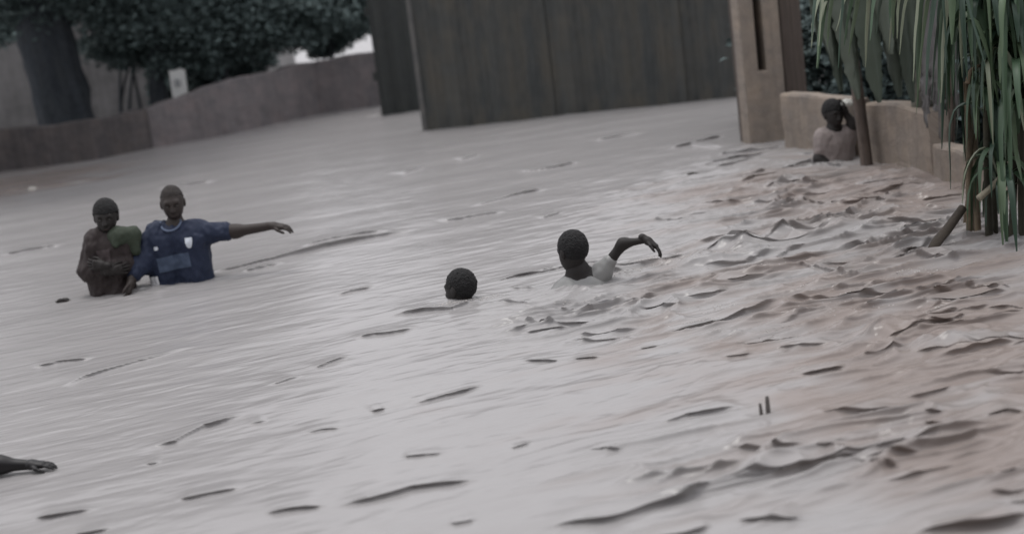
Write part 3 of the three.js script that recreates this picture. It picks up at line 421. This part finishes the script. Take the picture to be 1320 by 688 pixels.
// hand: palm from wrist along dir, fingers curling towards 'down', thumb to 'side'
function hand(wrist, dir, down, side, curl, sc = 1) {
  const D = dir.clone().normalize(), S = side.clone().addScaledVector(D, -side.dot(D)).normalize(), N = down.clone().addScaledVector(D, -down.dot(D)).addScaledVector(S, -down.dot(S)).normalize(), L = [], at = (a, b, c) => wrist.clone().addScaledVector(D, a * sc).addScaledVector(S, b * sc).addScaledVector(N, c * sc);
  L.push([at(-0.03, 0, 0), at(0.015, 0, 0), 0.027 * sc, 0.027 * sc], [at(0.015, 0.016, 0), at(0.078, 0.026, 0.004), 0.02 * sc, 0.016 * sc], [at(0.015, -0.012, 0), at(0.075, -0.026, 0.006), 0.02 * sc, 0.015 * sc], [at(0.02, 0, 0), at(0.08, 0, 0.002), 0.018 * sc, 0.016 * sc]);
  const F = [];
  [[0.03, 0.072], [0.0105, 0.08], [-0.0105, 0.074], [-0.031, 0.058]].forEach(([b, len], i) => { let q = at(0.08 - 0.004 * Math.abs(i - 1), b, 0.004), ang = curl * 0.5; for (const [k, fr] of [[0, 0.45], [1, 0.32], [2, 0.25]]) { const l = len * fr * sc, n = q.clone().addScaledVector(D, Math.cos(ang) * l).addScaledVector(N, Math.sin(ang) * l).addScaledVector(S, b * 0.08); F.push([q, n, (0.0092 - k * 0.0008) * sc, (0.0086 - k * 0.0009) * sc]); q = n; ang += curl * (0.55 + 0.1 * k); } });
  const t0 = at(0.022, 0.026, 0.004), t1 = at(0.05, 0.05, 0.014), t2 = at(0.075, 0.056, 0.024), t3 = at(0.094, 0.054, 0.032); F.push([t0, t1, 0.014 * sc, 0.011 * sc], [t1, t2, 0.0105 * sc, 0.0095 * sc], [t2, t3, 0.0092 * sc, 0.008 * sc]);
  const pf = bones(L, 0.018), f = (p) => { let d = pf(p); for (const [a, b, ra, rb] of F) d = smin(d, dist(p, a, b, ra, rb), 0.004); return d; }, B = boundsOf([...L, ...F], 0.012);
  return net(f, B.min, B.max, 0.0042);
}
const skin = mat([0.026, 0.018, 0.015], 0.62), skinDeep = mat([0.013, 0.01, 0.009], 0.65), hairMat = mat([0.008, 0.0075, 0.008], 0.85), eyeMat = mat([0.06, 0.055, 0.05], 0.35), lipMat = mat([0.03, 0.017, 0.015], 0.5);
function headMatrix(c, yaw, pitch, roll, s = 1) { return new THREE.Matrix4().compose(c, new THREE.Quaternion().setFromEuler(new THREE.Euler(pitch, yaw, roll, 'YXZ')), V(s, s, s)); }
function person(o) {                                       // o: base, label, group, bodyBones, head, hands, clothes
  const t = thing('person', o.base, o.label, 'person', o.group), B = boundsOf(o.bones, 0.04), bf = bones(o.bones, 0.05);
  const geos = [net(bf, B.min, B.max, 0.0135)], hp = headParts(o.head, geos, o.hair || { t: 0.007, line: 0.045 });
  for (const h of o.hands || []) geos.push(h);
  const body = part('body', mergeGeometries(geos), o.skin || skin, t); body.name = 'body';
  part('hair', hp.h, o.hairMat || hairMat, t); for (const e of hp.eyes) part('eye', e, eyeMat, t); part('lips', hp.lips, lipMat, t);
  for (const c of o.clothes || []) {
    const CB = boundsOf(c.bones, 0.05), base = bones(c.bones, 0.06), f = (p) => { let d = base(p) + c.fold * (n3(p.x * 9 + c.seed, p.y * 5, p.z * 9) + 0.5 * n3(p.x * 22, p.y * 14 + c.seed, p.z * 22)); if (c.cut) d = Math.max(d, c.cut(p)); return d; };
    c.mesh = part(c.name, net(f, CB.min, CB.max, c.cell || 0.0115), c.mat, t, c.label); c.field = f;
  }
  return t;
}
function patch(field, ctr, w, h, wf, mt, name, parent, tilt = 0, nu = 14, nv = 14) {   // printed mark lying on a garment, facing +z
  const pos = [], idx = [], p = V(0, 0, 0);
  for (let j = 0; j <= nv; j++) for (let i = 0; i <= nu; i++) { const v = j / nv, u = (i / nu - 0.5) * wf(v), x0 = u * w, y0 = (v - 0.5) * h, x = ctr.x + x0 * Math.cos(tilt) - y0 * Math.sin(tilt), y = ctr.y + x0 * Math.sin(tilt) + y0 * Math.cos(tilt); let z = ctr.z + 0.3; for (let k = 0; k < 90; k++) { const d = field(p.set(x, y, z)); if (d < 0.0008) break; if (z < ctr.z) { z = ctr.z; break; } z -= Math.max(0.0006, d * 0.6); } pos.push(x, y, z + 0.005); }
  for (let j = 0; j < nv; j++) for (let i = 0; i < nu; i++) { const a = j * (nu + 1) + i, b = a + nu + 1; idx.push(a, a + 1, b, a + 1, b + 1, b); }
  const g = new THREE.BufferGeometry(); g.setAttribute('position', new THREE.Float32BufferAttribute(pos, 3)); g.setIndex(idx); g.computeVertexNormals(); return part(name, g, mt, parent);
}
const legs = (hx, hy, z, gap = 0.1) => [[V(hx - gap, hy, z), V(hx - gap - 0.02, -0.55, z + 0.03), 0.1, 0.06], [V(hx - gap - 0.02, -0.55, z + 0.03), V(hx - gap - 0.02, -1.04, z), 0.06, 0.042], [V(hx - gap - 0.02, -1.06, z), V(hx - gap - 0.02, -1.08, z + 0.14), 0.04, 0.035], [V(hx + gap, hy, z), V(hx + gap + 0.02, -0.55, z + 0.03), 0.1, 0.06], [V(hx + gap + 0.02, -0.55, z + 0.03), V(hx + gap + 0.02, -1.04, z), 0.06, 0.042], [V(hx + gap + 0.02, -1.06, z), V(hx + gap + 0.02, -1.08, z + 0.14), 0.04, 0.035]];
const fabric = (c, r = 0.75) => { const m = stained(c, { blot: 0.18, run: 0.0, grain: 0.1, rough: r, bump: 0.002, tint: [1, 1, 1] }); m.map = null; m.bumpMap = null; m.color = C(...c); return m; };

// the two wading people
const pairBase = W(228, 364), zb = pairBase.z;
{ // man in blue jersey, pointing with a straight arm
  const Q = (x, y, dz = 0) => P(x, y, zb + dz), base = pairBase.clone();
  const hips = Q(238, 372).setY(-0.08), shL = Q(202, 303), shR = Q(254, 300), neck = Q(226, 294), chin = Q(225, 280), el = Q(303, 298, 0.02), wr = Q(350, 291, 0.06), el2 = Q(180, 338, 0.1), wr2 = Q(168, 364, 0.24);
  const tor = [[Q(210, 315), Q(216, 362).setY(-0.1), 0.112, 0.105], [Q(246, 313), Q(254, 360).setY(-0.1), 0.112, 0.105], [shL, shR, 0.07, 0.07], [Q(228, 306), neck, 0.08, 0.056], [neck, chin, 0.056, 0.05]];
  const arms = [[shR, el, 0.062, 0.043], [el, wr, 0.043, 0.029], [shL, el2, 0.062, 0.045], [el2, wr2, 0.043, 0.03]];
  const hd = Q(222, 262);
  const jersey = { name: 'jersey', seed: 3, fold: 0.010, mat: fabric([0.010, 0.018, 0.046]), bones: [...tor.slice(0, 3).map((b) => [b[0], b[1], b[2] + 0.013, b[3] + 0.018]), [Q(228, 306), Q(227, 296), 0.088, 0.07], [shR, shR.clone().lerp(el, 0.72), 0.08, 0.066], [shL, el2, 0.084, 0.07], [el2, el2.clone().lerp(wr2, 0.6), 0.07, 0.055]], cut: (p) => Math.max(-(dist(p, neck, hd, 0.062, 0.06)), -0.25 - p.y) };
  const t = person({ base, label: 'person in a blue football jersey standing waist deep and pointing sideways', group: 'pair wading together', skin, bones: [...tor, ...arms, ...legs(hips.x, -0.12, hips.z)], head: headMatrix(hd, 0.12, 0.16, 0.02, 1.03), hair: { t: 0.003, line: 0.062 }, hairMat: mat([0.025, 0.02, 0.018], 0.8), hands: [hand(wr, V(1, -0.12, 0.1), V(0.1, -1, 0.1), V(0, -0.2, 1), 0.5, 1.0), hand(wr2, V(-0.2, -0.9, 0.5), V(-1, 0, 0), V(0, 0, 1), 0.7)], clothes: [jersey] });
  const pale = mat([0.62, 0.66, 0.72], 0.7), band = mat([0.05, 0.072, 0.12], 0.7), F = jersey.field;
  patch(F, Q(247, 309), 0.05, 0.075, (v) => 0.25 + 0.75 * Math.sqrt(clamp(v * 1.6)), pale, 'crest', t);
  patch(F, Q(205, 316), 0.032, 0.026, (v) => 1 - 0.5 * Math.abs(v - 0.5), pale, 'chest_mark', t);
  patch(F, Q(228, 334), 0.235, 0.105, () => 1, band, 'chest_band', t, 0.09, 30, 14);
  patch(F, Q(203, 363).setY(0.05), 0.07, 0.06, () => 1, mat([0.75, 0.76, 0.78], 0.7), 'hem_patch', t, 0.1);
  const col = []; for (let k = 0; k <= 16; k++) { const a = Math.PI * (0.95 + 1.1 * k / 16); const c = Q(222, 293); col.push(V(c.x + 0.072 * Math.cos(a), c.y + 0.045 + 0.052 * Math.sin(a), c.z + 0.03 + 0.075 * Math.abs(Math.sin(a)))); } part('collar', limb(col, [0.008, 0.008, 0.008], 7, 26, 0), mat([0.1, 0.13, 0.2], 0.7), t);
}
{ // dark clothed companion with folded arms
  const z = zb + 0.1, Q = (x, y, dz = 0) => P(x, y, z + dz), base = W(146, 382);
  const shL = Q(122, 311), shR = Q(160, 307), neck = Q(139, 304), hd = Q(136, 280), elA = Q(110, 349, 0.03), wrA = Q(142, 350, 0.15), elB = Q(168, 345, 0.03), wrB = Q(134, 342, 0.17);
  const tor = [[Q(131, 325), Q(134, 386).setY(-0.1), 0.1, 0.092], [Q(152, 323), Q(156, 384).setY(-0.1), 0.1, 0.092], [shL, shR, 0.062, 0.062], [Q(140, 312), neck, 0.07, 0.05], [neck, Q(137, 294), 0.05, 0.047]];
  const arms = [[shL, elA, 0.055, 0.042], [elA, wrA, 0.04, 0.028], [shR, elB, 0.055, 0.042], [elB, wrB, 0.04, 0.028]];
  const shirt = { name: 'shirt', seed: 8, fold: 0.011, mat: fabric([0.025, 0.017, 0.0165]), bones: [...tor.slice(0, 3).map((b) => [b[0], b[1], b[2] + 0.013, b[3] + 0.018]), [Q(140, 312), Q(139, 307), 0.08, 0.066], [shL, elA, 0.07, 0.056], [elA, elA.clone().lerp(wrA, 0.55), 0.056, 0.044], [shR, elB, 0.07, 0.056], [elB, elB.clone().lerp(wrB, 0.55), 0.056, 0.044]], cut: (p) => Math.max(-(dist(p, neck, hd, 0.056, 0.055)), -0.25 - p.y) };
  const scarf = { name: 'shoulder_cloth', label: 'dark green cloth over one shoulder', seed: 15, fold: 0.006, cell: 0.01, mat: fabric([0.03, 0.042, 0.026]), bones: [[Q(150, 303, 0.05), Q(170, 303, 0.03), 0.062, 0.05], [Q(170, 303, 0.03), Q(174, 322, 0.05), 0.05, 0.04], [Q(152, 304, 0.08), Q(148, 316, 0.12), 0.04, 0.025], [Q(160, 306, -0.05), Q(164, 335, -0.08), 0.05, 0.04]] };
  const cp = person({ base, label: 'person in dark brown shirt with green shoulder cloth and folded arms', group: 'pair wading together', skin: skinDeep, bones: [...tor, ...arms, ...legs(base.x, -0.12, z, 0.085)], head: headMatrix(hd, 0.1, 0.12, -0.03, 1.0), hair: { t: 0.014, line: 0.04 }, hands: [hand(wrA, V(1, 0.1, 0.1), V(0, 0, -1), V(0, 1, 0), 0.6, 0.9), hand(wrB, V(-1, 0.15, -0.05), V(0, 0, -1), V(0, 1, 0), 0.6, 0.9)], clothes: [shirt, scarf] });
  patch(shirt.field, Q(139, 328), 0.1, 0.11, (v) => 0.75 + 0.25 * v, mat([0.062, 0.047, 0.048], 0.8), 'shirt_panel', cp, 0.05);
}
{ // swimmer lifting an arm, back of the head to us
  const base = W(745, 368), z = base.z, Q = (x, y, dz = 0) => P(x, y, z + dz), hd = Q(738, 325), neck = Q(746, 352), shL = Q(715, 392, 0.05);
  const sh = Q(775, 352, 0), el = Q(803, 314, 0.02), wr = Q(833, 309, 0.06);
  const tor = [[neck, hd, 0.058, 0.05], [neck, Q(752, 372), 0.07, 0.1], [Q(738, 380), V(base.x + 0.35, -0.25, z - 0.25), 0.11, 0.1], [Q(758, 378), V(base.x + 0.5, -0.25, z - 0.2), 0.1, 0.1], [shL, Q(765, 370), 0.06, 0.062], [Q(758, 366), sh, 0.06, 0.045]];
  const arms = [[sh, el, 0.038, 0.028], [el, wr, 0.027, 0.021], [shL, V(base.x - 0.45, -0.2, z + 0.1), 0.05, 0.03], [V(base.x + 0.4, -0.25, z - 0.2), V(base.x + 1.2, -0.4, z - 0.5), 0.1, 0.05]];
  const shirt = { name: 'shirt', seed: 21, fold: 0.004, mat: fabric([0.25, 0.25, 0.245], 0.4), bones: [[Q(747, 362), Q(747, 380), 0.07, 0.12], [Q(738, 382), Q(760, 382), 0.1, 0.105], [Q(738, 382), V(base.x + 0.35, -0.25, z - 0.25), 0.125, 0.11], [Q(760, 380), V(base.x + 0.5, -0.25, z - 0.2), 0.115, 0.11], [shL, Q(767, 370), 0.075, 0.076]], cut: (p) => -(dist(p, neck, hd, 0.064, 0.06)) };
  const sleeve = { name: 'sleeve', seed: 4, fold: 0.003, cell: 0.008, mat: shirt.mat, bones: [[Q(758, 370), sh, 0.08, 0.056], [sh, sh.clone().lerp(el, 0.4), 0.05, 0.044]] };
  person({ base, label: 'swimmer in pale grey shirt lifting a bent arm from the water', group: 'swimmers in the current', skin: skinDeep, bones: [...tor, ...arms], head: headMatrix(hd, -2.55, 0.25, 0.1, 1.04), hair: { t: 0.009, line: 0.0 }, hands: [hand(wr, V(0.75, -0.55, 0.3), V(-0.6, -1, 0), V(0, 0, 1), 0.6, 0.9)], clothes: [shirt, sleeve] });
}
{ // swimmer with only the head out
  const base = W(592, 386), z = base.z, Q = (x, y, dz = 0) => P(x, y, z + dz), hd = Q(593, 373), neck = Q(598, 400);
  const tor = [[neck, hd, 0.06, 0.055], [Q(580, 415), V(base.x + 0.25, -0.35, z - 0.2), 0.1, 0.1], [Q(615, 412), V(base.x + 0.4, -0.35, z - 0.15), 0.1, 0.1], [Q(570, 412), Q(632, 408), 0.06, 0.06]];
  const arms = [[Q(570, 412), V(base.x - 0.35, -0.25, z + 0.1), 0.05, 0.035], [V(base.x - 0.35, -0.25, z + 0.1), V(base.x - 0.5, -0.12, z - 0.1), 0.035, 0.026], [Q(632, 408), V(base.x + 0.45, -0.2, z + 0.1), 0.05, 0.035], [V(base.x + 0.3, -0.35, z - 0.2), V(base.x + 0.9, -0.5, z - 0.6), 0.1, 0.05]];
  person({ base, label: 'swimmer with only the dark-haired head above the water', group: 'swimmers in the current', skin: skinDeep, bones: [...tor, ...arms], head: headMatrix(hd, -2.2, 0.1, 0.12, 1.0), hair: { t: 0.008, line: 0.01 }, hands: [hand(V(base.x - 0.5, -0.12, z - 0.1), V(-0.7, 0, -0.7), V(0, -1, 0), V(0, 0, 1), 0.4)] });
}
{ // person by the low wall, hand to the head
  const base = W(1077, 207), z = base.z, Q = (x, y, dz = 0) => P(x, y, z + dz), hd = Q(1075, 147), neck = Q(1076, 165), shL = Q(1062, 178), shR = Q(1090, 176), el = Q(1101, 160, 0.05), wr = Q(1091, 146, 0.05);
  const tor = [[Q(1071, 188), V(Q(1070, 210).x, -0.15, z), 0.1, 0.1], [Q(1084, 187), V(Q(1084, 210).x, -0.15, z), 0.1, 0.1], [shL, shR, 0.06, 0.06], [Q(1076, 178), neck, 0.07, 0.052], [neck, hd, 0.05, 0.05]];
  const arms = [[shR, el, 0.05, 0.038], [el, wr, 0.036, 0.026], [shL, Q(1056, 205, 0.05), 0.05, 0.04], [Q(1056, 205, 0.05), V(Q(1078, 212).x, -0.1, z + 0.2), 0.04, 0.028]];
  const top = { name: 'shirt', seed: 33, fold: 0.007, mat: fabric([0.24, 0.205, 0.195]), bones: [...tor.slice(0, 3).map((b) => [b[0], b[1], b[2] + 0.014, b[3] + 0.016]), [shL, shL.clone().lerp(arms[2][1], 0.6), 0.072, 0.06], [shR, shR.clone().lerp(el, 0.5), 0.07, 0.056]], cut: (p) => Math.max(-(dist(p, neck, hd, 0.056, 0.055)), -0.25 - p.y) };
  const t = person({ base, label: 'person in pale shirt beside the low tan wall with one hand raised', skin: skinDeep, bones: [...tor, ...arms, ...legs(base.x, -0.14, z)], head: headMatrix(hd, 0.3, 0.1, 0, 0.98), hair: { t: 0.012, line: 0.035 }, hands: [hand(wr, V(-0.1, 1, 0.1), V(-1, 0, 0.3), V(0, 0, 1), 0.6, 0.9)], clothes: [top] });
  const bag = net((p) => ell(p, [0, 0, 0], [0.05, 0.035, 0.04]) + 0.008 * n3(p.x * 40, p.y * 40, p.z * 40), V(-0.08, -0.07, -0.07), V(0.08, 0.07, 0.07), 0.006); const bp = Q(1092, 133, 0.06); bag.translate(bp.x, bp.y, bp.z);
  solo('held_cloth', bag, mat([0.6, 0.6, 0.56], 0.8), 'small crumpled white cloth in the raised hand beside the low wall', 'cloth');
}
{ // swimmer whose reaching arm enters the picture
  const base = W(-70, 620), z = base.z, Q = (x, y, dz = 0) => P(x, y, z + dz), hd = Q(-95, 575), neck = Q(-98, 612), sh = Q(-66, 606), el = Q(-2, 599, 0.01), wr = Q(36, 599, 0.01);
  const tor = [[neck, hd, 0.058, 0.055], [Q(-110, 640), V(base.x - 0.35, -0.35, z - 0.3), 0.1, 0.1], [Q(-75, 640), V(base.x - 0.1, -0.35, z - 0.35), 0.1, 0.1], [Q(-135, 632), sh, 0.06, 0.055]];
  const arms = [[sh, el, 0.048, 0.036], [el, wr, 0.034, 0.024], [Q(-135, 632), V(base.x - 0.5, -0.2, z + 0.2), 0.05, 0.03], [V(base.x - 0.2, -0.35, z - 0.3), V(base.x - 0.6, -0.5, z - 1), 0.1, 0.05]];
  person({ base, label: 'swimmer reaching a dark bare arm out over the smooth water', group: 'swimmers in the current', skin: mat([0.009, 0.008, 0.009], 0.5), bones: [...tor, ...arms], head: headMatrix(hd, 0.9, 0, 0, 1), hair: { t: 0.012, line: 0.04 }, hands: [hand(wr, V(1, -0.04, 0), V(0, -1, 0), V(0, 0, 1), 0.3, 0.8)] });
}

// ------------------------------------------------------------------ small floating things
{
  const a = W(988, 535), t = thing('twig_snag', a, 'two short dark twigs poking straight up from open water', 'twigs'), tm = stained([0.16, 0.15, 0.145], { run: 0.3 });
  part('twig', limb([V(a.x + 0.01, -0.15, a.z), V(a.x + 0.01, 0.03, a.z), P(989, 511, a.z)], [0.011, 0.01, 0.008], 7, 8), tm, t);
  part('twig', limb([V(a.x - 0.025, -0.15, a.z), V(a.x - 0.02, 0.01, a.z), P(980, 520, a.z)], [0.008, 0.008, 0.006], 7, 8), tm, t);
}
const lump = (px, py, r, c, name, label, cat) => { const p = W(px, py), g = net((q) => ell(q, [0, 0, 0], [r * 1.6, r * 0.6, r]) + r * 0.25 * n3(q.x / r * 1.5 + px, q.y / r * 1.5, q.z / r * 1.5), V(-r * 2.2, -r, -r * 1.6), V(r * 2.2, r, r * 1.6), r / 7); g.translate(p.x, r * 0.25, p.z); solo(name, g, mat(c, 0.8), label, cat); };
lump(80, 389, 0.028, [0.03, 0.026, 0.025], 'floating_debris', 'small dark scrap floating beside the person in brown shirt', 'debris');
lump(893, 226, 0.03, [0.04, 0.035, 0.03], 'floating_debris', 'small dark scrap floating before the slotted pillar', 'debris');
lump(41, 244, 0.03, [0.6, 0.58, 0.54], 'foam_lump', 'small white foam lump afloat near the low back wall', 'foam');

{ // froth where the current breaks and round the swimmers
  const r = mulberry(91), fg = new THREE.IcosahedronGeometry(1, 1), spots = [];
  const blot = (px, py, rx, rz, n) => { const c = W(px, py); for (let i = 0; i < n; i++) { const a = r() * 6.28, q = Math.pow(r(), 0.7), u = Math.cos(a) * q * rx, v = Math.sin(a) * q * rz; spots.push([c.x + u * CF + v * SF, c.z - u * SF + v * CF, lerp(0.0015, 0.005, r() * r())]); } };
  for (const [x, y, rx, rz, n] of [[600, 390, 0.2, 0.05, 130], [625, 384, 0.2, 0.05, 90], [742, 392, 0.22, 0.06, 180], [800, 352, 0.2, 0.07, 220], [830, 340, 0.14, 0.05, 140], [880, 335, 0.25, 0.1, 160], [950, 330, 0.3, 0.12, 220], [1077, 212, 0.25, 0.06, 60]]) blot(x, y, rx, rz, n);
  for (let i = 0; i < 60; i++) blot(lerp(880, 1250, r()), lerp(205, 440, r()), lerp(0.05, 0.25, r()), lerp(0.01, 0.04, r()), 16);
  const im = new THREE.InstancedMesh(fg, mat([0.5, 0.475, 0.455], 0.6), spots.length), o = new THREE.Object3D();
  spots.forEach(([x, z, s], i) => { o.position.set(x, waterTop(x, z) + s * 0.15, z); o.scale.set(s * 1.4, s * 0.6, s); o.rotation.y = r() * 6; o.updateMatrix(); im.setMatrixAt(i, o.matrix); });
  im.name = 'foam'; im.castShadow = im.receiveShadow = true; scene.add(im); tag(im, 'flecks of pale froth drifting on the choppy flood water', 'foam', null, 'stuff');
}

renderer.render(scene, camera);
